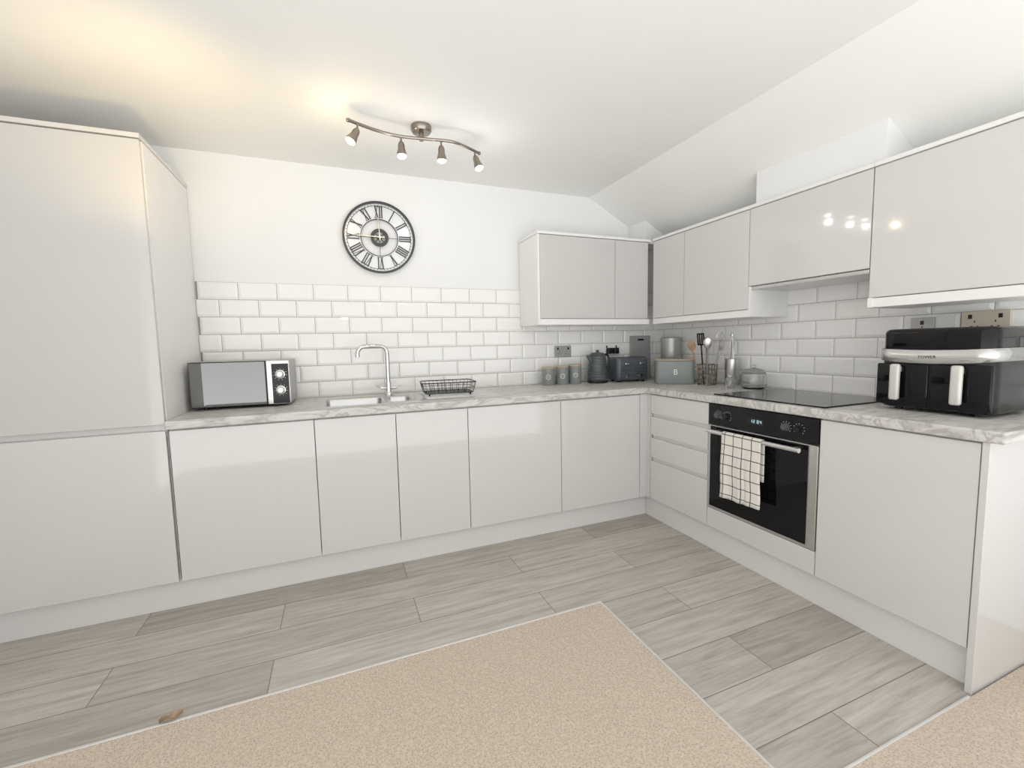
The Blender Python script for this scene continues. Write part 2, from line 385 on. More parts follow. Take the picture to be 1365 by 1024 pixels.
trimring(e,-1.235,-.325,-D+.021,-.011,1.343,1.36,'base_panel',M_side)
def wall_right(y1,y0,doors,z0,label,pel=True):
    e=thing('wall_cabinet',(-.15,(y0+y1)/2,z0-.04),label,'cabinet',group='wall cabinets')
    carcass(e,-D+.023,-.011,y1,y0,z0,ZU1,'x',m=M_side)
    for i in range(len(doors)-1): slab(e,('x',-D),doors[i+1],doors[i],z0,ZU1,j=None,m=M_gloss)
    trimring(e,-D-.006,-.011,y1,y0,1.947,1.965,'top_panel',M_side)
    if pel:
        trimring(e,-D+.002,-D+.02,y1,y0,1.343,z0-.003,'pelmet',M_side);trimring(e,-D+.021,-.011,y1,y0,1.343,1.36,'base_panel',M_side)
    return e
e=wall_right(-1.141,-.345,[-.345,-.65,-1.141],ZU0,'gloss light grey two-door corner wall cabinet')
b=B();box(b,-D+.002,-.011,-1.158,-1.1415,1.343,1.513);part('side_panel',b,M_side,e)
e=wall_right(-1.741,-1.141,[-1.141,-1.741],1.516,'gloss light grey lift-up cabinet housing the extractor hood',pel=False)
b=B();box(b,-D+.004,-.012,-1.739,-1.159,1.494,1.512,.002);part('hood_filter',b,M_steel,e,label='steel extractor hood underside')
e=wall_right(-2.36,-1.742,[-1.742,-2.36],ZU0,'gloss light grey wide wall cabinet above the air fryer')
b=B();box(b,-D-.004,-.011,-1.758,-1.7415,1.343,1.385);part('side_panel',b,M_side,e)
# ---------------------------------------------------------------- oven + hob
e=thing('oven',(-.33,-1.435,.252),'built-in stainless steel electric oven with black glass door','oven')
OX=FX-.002;oy0,oy1=-1.732,-1.138
b=B();box(b,FX+.024,-.06,-1.7175,-1.1525,.2525,.862);part('body',b,M_steel,e)
b=B();box(b,OX,FX+.022,oy0,oy1,.745,.862,.003);part('control_panel',b,M_glassblk,e)
b=B();box(b,OX,FX+.022,oy0,oy1,.266,.741,.003);part('door',b,M_steel,e,label='steel door frame')
b=B();box(b,OX-.003,OX,oy0+.040,oy1-.016,.280,.738,.001,1);part('window',b,M_glassblk,e,label='black glass oven window')
b=B();cyl(b,(OX-.042,oy0+.055,.715),(OX-.042,oy1-.03,.715),.011);
cyl(b,(OX-.042,oy0+.09,.715),(OX-.001,oy0+.09,.715),.007);cyl(b,(OX-.042,oy1-.07,.715),(OX-.001,oy1-.07,.715),.007)
part('handle',b,M_silver,e,smooth=True)
for i,y in enumerate((-1.205,-1.262,-1.585,-1.645)):
    b=B();lathe(b,[(0,.022),(.012,.022),(.014,.018),(.015,.001),(.019,0)],(OX-.0005,y,.803),24,axis=(-1,0,0));part('knob',b,M_black if i%2 else M_dgrey,e,smooth=True)
    b=B()
    for k in range(9):
        a=math.radians(-130+k*32);box(b,OX-.0012,OX-.0004,y+math.sin(a)*.025-.0012,y+math.sin(a)*.025+.0012,.803+math.cos(a)*.025-.0012,.803+math.cos(a)*.025+.0012)
    part('dial_scale',b,M_label,e)
b=B();box(b,OX-.0015,OX,-1.475,-1.385,.785,.822);part('display_window',b,M_black,e)
b=B()
def seg7(b,x,y,z,s,segs):
    w=.0011
    S={'a':(0,s,2*s),'g':(0,s,s),'d':(0,s,0)}
    for k,(q0,q1,za) in S.items():
        if k in segs: box(b,x-.001,x,y-q1,y-q0,z+za-w,z+za+w)
    for k,(yy,za,zb) in {'f':(0,s,2*s),'e':(0,0,s),'b':(s,s,2*s),'c':(s,0,s)}.items():
        if k in segs: box(b,x-.001,x,y-yy-w,y-yy+w,z+za,z+zb)
for k,sg in enumerate(('bc','abged','abcdef','fgbc')): seg7(b,OX-.0016,-1.402-k*.015-(.006 if k>1 else 0),.796,.007,sg)
part('display',b,M_disp,e)
e=thing('induction_hob',(-.32,-1.445,ZT),'black glass induction hob set into the worktop','hob')
b=B();box(b,-.575,-.065,-1.74,-1.15,ZT+.0005,ZT+.007,.002);part('glass',b,M_glassblk,e)
def ringflat(bm,c,r,w,z,seg=48):
    A=[];C=[]
    for i in range(seg):
        a=2*math.pi*i/seg;A.append(bm.verts.new((c[0]+r*math.cos(a),c[1]+r*math.sin(a),z)));C.append(bm.verts.new((c[0]+(r-w)*math.cos(a),c[1]+(r-w)*math.sin(a),z)))
    for i in range(seg): j=(i+1)%seg;bm.faces.new((A[i],A[j],C[j],C[i]))
for c,r in (((-.44,-1.30),.075),((-.20,-1.30),.10),((-.44,-1.59),.10),((-.20,-1.59),.075)):
    b=B();ringflat(b,c,r,.0012,ZT+.0075);part('cooking_zone_mark',b,M_satin,e)
# towel
TC=-1.390;W=.225
e=thing('tea_towel',(OX-.042,TC,.40),'white cotton tea towel with black grid checks over the oven handle','tea towel')
bm=B();uvl=bm.loops.layers.uv.new('UVMap');HX=OX-.042;HZ=.715;R=.0145
path=[]
for i in range(9): path.append((HX+.0145,HZ-.20+.20*i/8))
for i in range(1,8): a=math.pi*i/8;path.append((HX+R*math.cos(a),HZ+R*math.sin(a)))
for i in range(0,21): path.append((HX-.0145,HZ-.33*i/20))
nu=26;rows=[];L=0;ls=[]
for i,(x,z) in enumerate(path):
    if i: L+=math.hypot(x-path[i-1][0],z-path[i-1][1])
    ls.append(L);row=[];fr=i>14
    hang=max(0,(HZ-z)/.33) if fr else 0
    for k in range(nu+1):
        t=k/nu;y=TC+W/2-W*t
        off=.008*hang*math.sin(t*9+.6)+.004*hang*math.sin(t*21)
        row.append(bm.verts.new((x-abs(off)-.002*hang,y+.004*math.sin(z*25)*hang-.006*hang*t,z-.006*hang*(1-t))))
    rows.append(row)
for i in range(len(rows)-1):
    for k in range(nu):
        f=bm.faces.new((rows[i][k],rows[i][k+1],rows[i+1][k+1],rows[i+1][k]))
        for lp,(ii,kk) in zip(f.loops,((i,k),(i,k+1),(i+1,k+1),(i+1,k))): lp[uvl].uv=(kk/nu*W+.034,ls[ii]+.02)
o=part('cloth',bm,M_towel,e,smooth=True);md=o.modifiers.new('s','SOLIDIFY');md.thickness=.0018;md.offset=0
# ---------------------------------------------------------------- sink, tap, rack
e=thing('kitchen_sink',(-2.13,-.34,ZT),'inset stainless steel one and a half bowl sink with drainer','sink')
def sk(x,y):
    if -2.605<x<-2.29 and -.545<y<-.19: return False
    if -2.26<x<-2.125 and -.51<y<-.22: return False
    return True
b=B();gridsolid(b,[-2.65,-2.605,-2.29,-2.26,-2.125,-1.62],[-.588,-.545,-.51,-.22,-.19,-.105],ZT+.0003,ZT+.004,sk)
part('rim',b,M_steel,e,bevel=.0015)
def bowl(x0,x1,y0,y1,dep):
    bm=B();rings=[]
    for ins,z in ((0,ZT+.003),(.004,ZT-.01),(.008,ZT-dep+.03),(.018,ZT-dep+.006),(.035,ZT-dep)):
        rr=.03;pts=[]
        hw=(x1-x0)/2-ins;hd=(y1-y0)/2-ins;cx=(x0+x1)/2;cy=(y0+y1)/2
        for q,(sx,sy) in enumerate(((1,1),(-1,1),(-1,-1),(1,-1))):
            for i in range(6):
                a=math.pi/2*(q+i/5);pts.append(bm.verts.new((cx+sx*(hw-rr)+rr*math.cos(a),cy+sy*(hd-rr)+rr*math.sin(a),z)))
        rings.append(pts)
    n=len(rings[0])
    for a,c in zip(rings,rings[1:]):
        for i in range(n): bm.faces.new((a[i],a[(i+1)%n],c[(i+1)%n],c[i]))
    bm.faces.new(rings[-1])
    o=part('bowl',bm,M_steel,e,smooth=True);md=o.modifiers.new('s','SOLIDIFY');md.thickness=.001
bowl(-2.606,-2.289,-.546,-.189,.15);bowl(-2.261,-2.124,-.511,-.219,.10)
b=B()
for i in range(9):
    y=-.50+i*.038;tube(b,[(-2.06,y,ZT+.0042),(-1.68,y,ZT+.0042)],.003,8)
part('drainer_ridges',b,M_steel,e,smooth=True)
for c in ((-2.45,-.37,ZT-.149),(-2.19,-.365,ZT-.099)):
    b=B();lathe(b,[(.028,0),(.028,.002),(.02,.003),(0,.001)],c,24);part('plughole',b,M_chrome,e,smooth=True)
e=thing('mixer_tap',(-2.235,-.148,ZT+.0042),'tall chrome swan-neck kitchen mixer tap behind the sink','tap')
b=B();lathe(b,[(.027,0),(.027,.006),(.022,.012),(.018,.02),(.018,.075),(.0135,.085),(.0135,.09),(0,.09)],(0,0,0),28);part('base',b,M_chrome,e,world=False,smooth=True)
b=B();P=[(0,0,.08),(0,0,.16),(0,0,.255)]
for i in range(1,7):
    a=math.pi/2*i/6;P.append((-.045*(1-math.cos(a)),-.012*(1-math.cos(a)),.265+.045*math.sin(a)))
P+= [(-.10,-.03,.311)]
for i in range(1,7):
    a=math.pi/2*i/6;P.append((-.135-.045*math.sin(a),-.04-.012*math.sin(a),.31-.045*(1-math.cos(a))))
P+=[(-.18,-.052,.245)]
tube(b,P,.0135,16);part('spout',b,M_chrome,e,world=False,smooth=True)
for s in (-1,1):
    b=B();cyl(b,(s*.015,0,.045),(s*.05,0,.045),.010);cyl(b,(s*.042,0,.045),(s*.075,-.012,.062),.006,.005);part('handle',b,M_chrome,e,world=False,smooth=True)
e=thing('dish_rack',(-1.895,-.33,ZT+.0075),'small black wire dish rack standing on the drainer','dish rack',rot=-.08)
def rect(w,d,z,r=.03,n=5):
    P=[]
    for q,(sx,sy) in enumerate(((1,1),(-1,1),(-1,-1),(1,-1))):
        for i in range(n+1):
            a=math.pi/2*(q+i/n);P.append((sx*(w/2-r)+r*math.cos(a),sy*(d/2-r)+r*math.sin(a),z))
    return P
b=B();tube(b,rect(.325,.22,.078),.0034,8,True);tube(b,rect(.31,.205,.045),.0018,8,True);tube(b,rect(.295,.19,.014),.0026,8,True)
part('frame',b,M_black,e,world=False,smooth=True)
b=B()
for i in range(13):
    x=-.14+i*.28/12;tube(b,[(x*1.1,-.11,.078),(x,-.095,.014),(x,.095,.014),(x*1.1,.11,.078)],.0012,6)
for i in range(7):
    y=-.08+i*.16/6;tube(b,[(-.1625,y*1.1,.078),(-.1475,y,.014),(.1475,y,.014),(.1625,y*1.1,.078)],.0012,6)
for i in range(6):
    x=-.10+i*.04;tube(b,spline([(x,-.05,.014),(x,-.045,.05),(x,-.02,.065),(x,.005,.05),(x,.01,.014)],4),.0012,6)
part('wires',b,M_black,e,world=False,smooth=True)
feet(e,.125,.09,.005)
# ---------------------------------------------------------------- microwave
e=thing('microwave',(-3.003,-.182,ZT),'silver microwave with mirrored door and two dials','microwave',rot=-.03)
w=.462;dp=.29;h=.252
b=B();box(b,-w/2+.002,w/2-.002,-dp/2,dp/2,.012,h,.006);part('body',b,M_satin,e,world=False)
b=B();box(b,-w/2,w/2-.112,-dp/2-.022,-dp/2-.001,.014,h-.002,.004);part('door',b,M_black,e,world=False)
b=B();box(b,-w/2+.004,w/2-.116,-dp/2-.0245,-dp/2-.022,.018,h-.006,.001,1);part('mirror_glass',b,M_mirror,e,world=False,label='mirrored door glass')
b=B();box(b,w/2-.111,w/2,-dp/2-.022,-dp/2-.001,.014,h-.002,.004);part('control_panel',b,M_silver,e,world=False)
b=B();box(b,w/2-.085,w/2-.003,-dp/2-.0245,-dp/2-.022,.018,h-.02,.001,1);part('control_plate',b,M_black,e,world=False)
for z in (.175,.09):
    b=B();lathe(b,[(.024,0),(.024,.004),(.018,.006),(.016,.022),(.013,.025),(0,.025)],(w/2-.044,-dp/2-.0245,z),28,axis=(0,-1,0));part('knob',b,M_silver,e,world=False,smooth=True)
    b=B()
    for k in range(11):
        a=2*math.pi*k/11;x=w/2-.044+math.sin(a)*.031;zz=z+math.cos(a)*.031;box(b,x-.0012,x+.0012,-dp/2-.0252,-dp/2-.0243,zz-.0012,zz+.0012)
    part('dial_scale',b,M_label,e,world=False)
feet(e,.18,.11,.012)
# ---------------------------------------------------------------- clock
e=thing('wall_clock',(-2.235,-.004,1.695),'large round black and silver wall clock with Roman numerals','clock')
Cz=.225
def ann(bm,r0,r1,y0,y1,seg=72):
    R=[]
    for r,y in ((r0,y0),(r1,y0),(r1,y1),(r0,y1)):
        R.append([bm.verts.new((r*math.cos(2*math.pi*i/seg),y,Cz+r*math.sin(2*math.pi*i/seg))) for i in range(seg)])
    for q in range(4):
        a=R[q];c=R[(q+1)%4]
        for i in range(seg): bm.faces.new((a[i],a[(i+1)%seg],c[(i+1)%seg],c[i]))
def bar(bm,a,r0,r1,w0,w1,y0,y1,dx=0,tilt=0):
    rad=Vector((math.sin(a),0,math.cos(a)));tan=Vector((math.cos(a),0,-math.sin(a)))
    P=[]
    for r,w,s in ((r0,w0,0),(r1,w1,1)):
        c=Vector((0,0,Cz))+rad*r+tan*(dx+(tilt if s else -tilt))
        for q in (-1,1):
            for y in (y0,y1):
                v=c+tan*q*w/2;P.append(bm.verts.new((v.x,y,v.z)))
    for f in ((0,1,3,2),(4,6,7,5),(0,4,5,1),(2,3,7,6),(0,2,6,4),(1,5,7,3)): bm.faces.new([P[i] for i in f])
b=B();ann(b,.213,.226,-.028,-.008)
for k in range(60): bar(b,2*math.pi*k/60,.201,.207,.003,.003,-.016,-.0125)
ann(b,.114,.118,-.020,-.008);ann(b,.198,.2005,-.016,-.0125)
part('frame',b,M_rim,e,world=False)
b=B();ann(b,.118,.2128,-.012,-.008);part('face_ring',b,M_face,e,world=False)
b=B();ann(b,.036,.056,-.022,-.008)
lathe(b,[(.0,.016),(.016,.016),(.016,.0),(0,0)],(0,-.006,Cz),24,axis=(0,-1,0))
for k in range(8): bar(b,2*math.pi*k/8,.014,.038,.006,.004,-.018,-.010)
for k in range(4): bar(b,math.pi/2*k,.054,.116,.0025,.0025,-.018,-.012)
part('centre_motif',b,M_rim,e,world=False)
num={12:'XII',1:'I',2:'II',3:'III',4:'IIII',5:'V',6:'VI',7:'VII',8:'VIII',9:'IX',10:'X',11:'XI'}
wd={'I':.0135,'V':.027,'X':.027}
for n,s in num.items():
    b=B();a=math.radians(30*n);T=sum(wd[c] for c in s);x=-T/2;r0,r1=.124,.196;y0,y1=-.020,-.0125
    for c in s:
        cx=x+wd[c]/2;x+=wd[c]
        if c=='I': bar(b,a,r0,r1,.0065,.0065,y0,y1,dx=cx)
        if c=='V': bar(b,a,r0,r1,.0075,.0075,y0,y1,dx=cx-.0045,tilt=-.0045);bar(b,a,r0,r1,.003,.003,y0+.001,y1,dx=cx+.0045,tilt=.0045)
        if c=='X': bar(b,a,r0,r1,.0075,.0075,y0,y1,dx=cx,tilt=-.008);bar(b,a,r0,r1,.003,.003,y0+.001,y1,dx=cx,tilt=.008)
    bar(b,a,r0,r0+.002,T-.002,T-.002,y0+.002,y1);bar(b,a,r1-.002,r1,T-.002,T-.002,y0+.002,y1)
    part('numeral',b,M_rim,e,world=False)
b=B();bar(b,math.radians(357),-.02,.125,.006,.003,-.033,-.031);part('hour_hand',b,M_gold,e,world=False)
b=B();bar(b,math.radians(272),-.03,.17,.006,.003,-.037,-.035);part('minute_hand',b,M_gold,e,world=False)
b=B();lathe(b,[(0,0),(.008,0),(.008,.016),(0,.016)],(0,-.022,Cz),16,axis=(0,-1,0));part('hub',b,M_chrome,e,world=False)
# ---------------------------------------------------------------- ceiling spotlight bar
e=thing('ceiling_spotlight_bar',(-2.07,-.655,H),'brushed nickel wavy ceiling bar with four lit spotlights','ceiling light')
b=B();lathe(b,[(0,0),(.052,0),(.052,-.022),(.045,-.032),(.012,-.036),(.012,-.07),(0,-.07)],(-2.07,-.668,H-.0005),32);part('ceiling_rose',b,M_nickel,e,smooth=True)
zb=H-.068
path=spline([(-2.425,-.755,zb),(-2.30,-.70,zb),(-2.19,-.675,zb),(-2.07,-.685,zb),(-1.93,-.702,zb),(-1.84,-.672,zb),(-1.745,-.618,zb)],8)
b=B();tube(b,path,.0075,10);
for p in (path[0],path[-1]): lathe(b,[(0,.011),(.010,.005),(.010,-.005),(0,-.011)],p,14)
part('bar',b,M_nickel,e,smooth=True)
spots=[((-2.385,-.738,zb),(-.45,-.1,-.8),(1,.74,.42)),((-2.175,-.675,zb),(.0,-.1,-1),(1,.97,.93)),((-1.975,-.696,zb),(.02,.05,-1),(1,.98,.96)),((-1.775,-.637,zb),(.25,-.25,-1),(.95,.98,1))]
for p,dr,col in spots:
    p=Vector(p);dr=Vector(dr).normalized();q=p+Vector((0,0,-.028))
    hd=bpy.data.objects.new('spotlight_head',None);COL.objects.link(hd);hd.parent=e;hd.location=q-Vector(e.location)
    b=B();cyl(b,(0,0,.028),(0,0,0),.005);lathe(b,[(0,-.004),(.009,-.002),(.014,.005),(.017,.016),(.018,.035),(.024,.056),(.026,.07),(.023,.07),(.019,.054)],(0,0,0),24,axis=dr)
    o=obj('lamp_shade',b,M_nickel,smooth=True);o.parent=hd
    b=B();lathe(b,[(.011,.042),(.0215,.064),(.022,.071),(.015,.078),(0,.081)],(0,0,0),24,axis=dr);o=obj('bulb',b,M_bulb,smooth=True);o.parent=hd
    l=bpy.data.lights.new('spot_lamp','POINT');l.energy=.6 if col[2]>.5 else 1.5;l.color=col;l.shadow_soft_size=.025
    lo=bpy.data.objects.new('spot_lamp',l);COL.objects.link(lo);lo.location=q+dr*.13
# ---------------------------------------------------------------- sockets
def socket(wall,a,z,w,m,label,plugs=0,h=.088):
    e=thing('wall_socket',(a,-.0095,z-h/2) if wall=='y' else (-.0095,a,z-h/2),label,'socket',rot=0 if wall=='y' else -math.pi/2)
    b=B();box(b,-w/2,w/2,-.009,0,0,h,.002);part('plate',b,m,e,world=False)
    n=2 if w>.1 else 1
    for k in range(n):
        cx=(k-.5)*.062 if n==2 else 0
        sx=cx+((.014 if k else -.014) if n==2 else 0)
        b=B();box(b,sx-.006,sx+.006,-.013,-.009,h-.032,h-.014,.001,1);part('switch',b,M_black,e,world=False)
        b=B()
        box(b,cx-.002,cx+.002,-.0096,-.0089,h*.45,h*.45+.009);box(b,cx-.013,cx-.006,-.0096,-.0089,h*.25,h*.25+.004);box(b,cx+.006,cx+.013,-.0096,-.0089,h*.25,h*.25+.004)
        part('pin_holes',b,M_black,e,world=False)
        if k<plugs:
            b=B();rbox(b,cx,-.028,.046,.034,.008,.056,.008);part('plug',b,M_black,e,world=False)
socket('y',-.90,1.153,.147,M_satin,'satin grey double wall socket above the small canisters')
socket('y',-.455,1.158,.147,M_white,'white double wall socket with black plugs above the toaster',plugs=2)
socket('x',-2.005,1.268,.147,M_brass,'brushed champagne double wall socket above the air fryer')
socket('x',-1.80,1.252,.086,M_satin,'single satin switch plate beside the air fryer')
# ---------------------------------------------------------------- canisters
def canister(x,y,r,h,label,grp='storage canisters'):
    e=thing('storage_canister',(x,y,ZT),label,'canister',group=grp)
    b=B();lathe(b,[(0,0),(r*.97,0),(r,.004),(r,h-.004),(r*.98,h),(0,h)],(0,0,0),32);part('body',b,M_grey,e,world=False,smooth=True)
    b=B();lathe(b,[(0,h),(r*1.02,h),(r*1.03,h+.010),(r*.98,h+.013),(0,h+.013)],(0,0,0),32);part('lid',b,M_bamboo,e,world=False,smooth=True)
    b=B();n=24
    ang0=-math.pi/2-.45
    def pt(u,v): a=ang0+u/r;return ((r+.0006)*math.cos(a),(r+.0006)*math.sin(a),h*.5+v)
    A=[b.verts.new(pt(.018*math.cos(2*math.pi*i/n),.018*math.sin(2*math.pi*i/n))) for i in range(n)]
    C=[b.verts.new(pt(.015*math.cos(2*math.pi*i/n),.015*math.sin(2*math.pi*i/n))) for i in range(n)]
    for i in range(n): b.faces.new((A[i],A[(i+1)%n],C[(i+1)%n],C[i]))
    for v in (-.005,.003):
        q=[b.verts.new(pt(a,c)) for a,c in ((-.009,v),(.009,v),(.009,v+.002),(-.009,v+.002))];b.faces.new(q)
    part('printed_emblem',b,M_label,e,world=False)
canister(-1.075,-.105,.048,.122,'small grey-green canister with bamboo lid by the splashback')
canister(-.962,-.115,.048,.128,'small grey-green canister with bamboo lid in the middle of three')
canister(-.855,-.12,.048,.134,'small grey-green canister with bamboo lid beside the kettle')
# kettle
e=thing('electric_kettle',(-.675,-.15,ZT),'dark slate ribbed electric kettle','kettle')
b=B();lathe(b,[(0,0),(.076,0),(.078,.008),(.074,.018),(0,.018)],(0,0,0),32);part('base',b,M_black,e,world=False,smooth=True)
b=B();prof=[(0,.019),(.074,.019)]
for i in range(9):
    z=.025+i*.0205;r=.078-.018*(i/9)**1.3;prof+=[(r,z),(r+.0015,z+.008),(r,z+.016),(r-.002,z+.018)]
prof+=[(.059,.212),(.055,.218),(0,.218)]
lathe(b,prof,(0,0,0),40);part('body',b,M_dgrey,e,world=False,smooth=True)
b=B();lathe(b,[(.053,.2185),(.048,.228),(.012,.234),(.011,.242),(.014,.248),(0,.252)],(0,0,0),28);part('lid',b,M_dgrey,e,world=False,smooth=True)
b=B();tube(b,spline([(.050,-.01,.208),(.075,-.012,.214),(.092,-.014,.185),(.089,-.012,.11),(.070,-.01,.06)],6),.0085,10);part('handle',b,M_black,e,world=False,smooth=True)
b=B();tube(b,[(-.045,0,.165),(-.070,0,.19),(-.090,0,.210)],[.022,.016,.011],12);part('spout',b,M_dgrey,e,world=False,smooth=True)
# toaster
e=thing('toaster',(-.418,-.180,ZT),'dark slate four-slice toaster with ribbed sides','toaster',rot=-.12)
b=B();rbox(b,0,0,.275,.17,.012,.19,.035,.018)
part('body',b,M_dgrey,e,world=False,smooth=True)
b=B()
for i in range(5): tube(b,[(-.105,-.0855,.04+i*.022),(-.01,-.0865,.04+i*.022)],.0025,6);tube(b,[(.01,-.0865,.04+i*.022),(.105,-.0855,.04+i*.022)],.0025,6)
part('ribs',b,M_dgrey,e,world=False,smooth=True)
for cx in (-.062,.062):
    for y in (-.04,.035):
        b=B();box(b,cx-.052,cx+.052,y-.013,y+.013,.1895,.1915);part('slot',b,M_black,e,world=False)
for cx in (-.062,.062):
    b=B();box(b,cx-.018,cx+.018,-.107,-.085,.135,.15,.003);part('lever',b,M_chrome,e,world=False)
    b=B();lathe(b,[(0,.014),(.013,.014),(.015,0)],(cx,-.085,.045),20,axis=(0,-1,0));part('knob',b,M_chrome,e,world=False,smooth=True)
feet(e,.1,.055,.012,.014)
# board
e=thing('chopping_board',(-.175,-.035,ZT),'grey rectangular chopping board standing against the tiles','chopping board')
b=B();box(b,-.10,.10,-.010,.004,0,.355,.004);bmesh.ops.rotate(b,verts=b.verts[:],cent=(0,0,0),matrix=Matrix.Rotation(-.04,3,'X'));part('board',b,M_board,e,world=False)
b=B();box(b,-.03,.03,-.0005,.0025,.315,.33,.001,1);part('grip_slot',b,M_black,e,world=False)
# bread bin
e=thing('bread_bin',(-.262,-.505,ZT),'grey-green enamel bread bin with bamboo lid in the corner','bread bin',rot=-.60)
b=B();rbox(b,0,0,.26,.17,0,.165,.03,.006);part('body',b,M_grey,e,world=False,smooth=True)
b=B();rbox(b,0,0,.262,.172,.166,.176,.03,.003);part('lid',b,M_bamboo,e,world=False,smooth=True)
cu=bpy.data.curves.new('f','FONT');cu.body='B';cu.size=.055;cu.align_x='CENTER';cu.align_y='CENTER';cu.extrude=.0004
to=bpy.data.objects.new('t',cu);COL.objects.link(to);bpy.context.view_layer.update()
me=bpy.data.meshes.new_from_object(to);bpy.data.objects.remove(to)
b=B();b.from_mesh(me);bmesh.ops.transform(b,matrix=Matrix.Translation((-.0,-.0858,.085))@Matrix.Rotation(math.pi/2,4,'X'),verts=b.verts[:]);part('printed_letter',b,M_label,e,world=False)
# tall barrel
e=thing('biscuit_barrel',(-.115,-.315,ZT),'tall brushed grey storage cylinder behind the bread bin','canister')
b=B();lathe(b,[(0,0),(.073,0),(.075,.004),(.075,.30),(0,.30)],(0,0,0),36);part('body',b,M_satin,e,world=False,smooth=True)
b=B();lathe(b,[(.077,.3005),(.077,.328),(.07,.335),(0,.336)],(0,0,0),36);part('lid',b,M_satin,e,world=False,smooth=True)
# utensil pot
PX,PY=-.165,-.715
e=thing('utensil_pot',(PX,PY,ZT),'black wire utensil holder','utensil holder')
b=B();R=.060
for z in (.004,.035,.07,.105,.14): tube(b,[((R+.004*(z/.15))*math.cos(2*math.pi*i/28),(R+.004*(z/.15))*math.sin(2*math.pi*i/28),z) for i in range(28)],.0028,6,True)
for i in range(20):
    a=2*math.pi*i/20;tube(b,[(R*math.cos(a),R*math.sin(a),.004),((R+.004)*math.cos(a),(R+.004)*math.sin(a),.14)],.002,6)
part('basket',b,M_nickel,e,world=False,smooth=True)
b=B();lathe(b,[(0,.001),(R,.001),(R,.004),(0,.004)],(0,0,0),28);part('base',b,M_nickel,e,world=False)
ut=[('wooden_spoon','wooden spoon with oval bowl in the utensil pot',M_wood,'spoon',(-.038,.018),(-.085,.045)),
('serving_spoon','steel slotted serving spoon in the utensil pot',M_steel,'spoon',(-.028,-.026),(-.055,-.055)),
('spatula','black slotted spatula in the utensil pot',M_black,'spatula',(.010,.036),(.020,.075)),
('ladle','steel ladle in the utensil pot',M_steel,'ladle',(.036,-.012),(.07,-.04)),
('serving_spoon','dark nickel serving spoon in the utensil pot',M_nickel,'spoon',(.0,.0),(-.005,.004)),
('whisk','steel balloon whisk in the utensil pot',M_steel,'whisk',(.006,-.036),(.01,-.085))]
for i,(nm,lb,m,kind,p0,p1) in enumerate(ut):
    e=thing(nm,(PX+p0[0],PY+p0[1],ZT+.006),lb,'utensil',group='kitchen utensils')
    z1=.235+.018*(i%3)
    s=Vector((0,0,0));t=Vector((p1[0]-p0[0],p1[1]-p0[1],z1))
    b=B();tube(b,[s,(s+t)/2,t],.0048,8);part('handle',b,m,e,world=False,smooth=True)
    b=B();dd=(t-s).normalized()
    if kind=='spatula':
        for q in (-.02,-.007,.007,.02): box(b,q-.005,q+.005,-.001,.001,0,.075)
        box(b,-.025,.025,-.001,.001,-.006,.004);box(b,-.025,.025,-.001,.001,.071,.08)
    elif kind=='whisk':
        for k in range(5):
            a=math.pi*k/5;ca,sa=math.cos(a),math.sin(a)
            tube(b,spline([(0,0,-.002),(.018*ca,.018*sa,.035),(.024*ca,.024*sa,.06),(0,0,.085),(-.024*ca,-.024*sa,.06),(-.018*ca,-.018*sa,.035),(0,0,-.002)],5),.0012,5)
    else:
        bmesh.ops.create_uvsphere(b,u_segments=16,v_segments=10,radius=1)
        for v in b.verts: v.co=Vector((v.co.x*.026,v.co.y*.007,v.co.z*.038+.03))
    Rm=Vector((0,0,1)).rotation_difference(dd).to_matrix().to_4x4();bmesh.ops.transform(b,matrix=Matrix.Translation(t)@Rm@Matrix.Rotation(-.9+i*.2,4,'Z'),verts=b.verts[:])
    part('head',b,m,e,world=False,smooth=True)
# slim steel holder with tongs
e=thing('utensil_pot',(-.085,-.845,ZT),'slim brushed steel utensil holder beside the wire one','utensil holder')
b=B();lathe(b,[(0,0),(.041,0),(.043,.003),(.043,.178),(.0445,.180),(.0415,.181),(.040,.178),(.040,.006),(0,.005)],(0,0,0),36);part('body',b,M_steel,e,world=False,smooth=True)
e=thing('kitchen_tongs',(-.085,-.845,ZT+.007),'steel kitchen tongs standing in the slim steel holder','utensil',group='kitchen utensils')
for s in (-1,1):
    b=B();tube(b,[(-.004,s*.020,0),(-.004,s*.014,.12),(-.004,s*.009,.24),(-.004,s*.003,.325)],[.0045,.0045,.006,.006],8);part('arm',b,M_chrome,e,world=False,smooth=True)
b=B();lathe(b,[(0,.322),(.010,.325),(.011,.335),(.006,.342),(0,.343)],(-.004,0,0),16);part('hinge',b,M_chrome,e,world=False,smooth=True)
def jar(x,y,r,h,lab):
    e=thing('glass_jar',(x,y,ZT),lab,'jar',group='glass jars')
    b=B();O=[(0,0),(r*.80,0),(r*.92,.008),(r,.025),(r,h*.55),(r*.93,h*.66),(r*.86,h*.68)]
    I=[(r*.83,h*.68),(r*.90,h*.65),(r*.96,h*.54),(r*.96,.028),(r*.86,.014),(0,.012)]
    lathe(b,O+I,(0,0,0),40);part('body',b,M_glass,e,world=False,smooth=True)
    b=B();lathe(b,[(r*.90,h*.69),(r*.90,h*.72),(r*.7,h*.80),(r*.25,h*.86),(.008,h*.88),(.013,h*.93),(.011,h*.98),(0,h),(0,h*.85),(r*.65,h*.77),(r*.84,h*.70),(r*.90,h*.69)],(0,0,0),40);part('lid',b,M_glass,e,world=False,smooth=True)
jar(-.135,-1.045,.072,.15,'clear round glass jar with domed lid beside the hob')
jar(-.24,-.965,.030,.085,'small clear glass pot beside the hob')
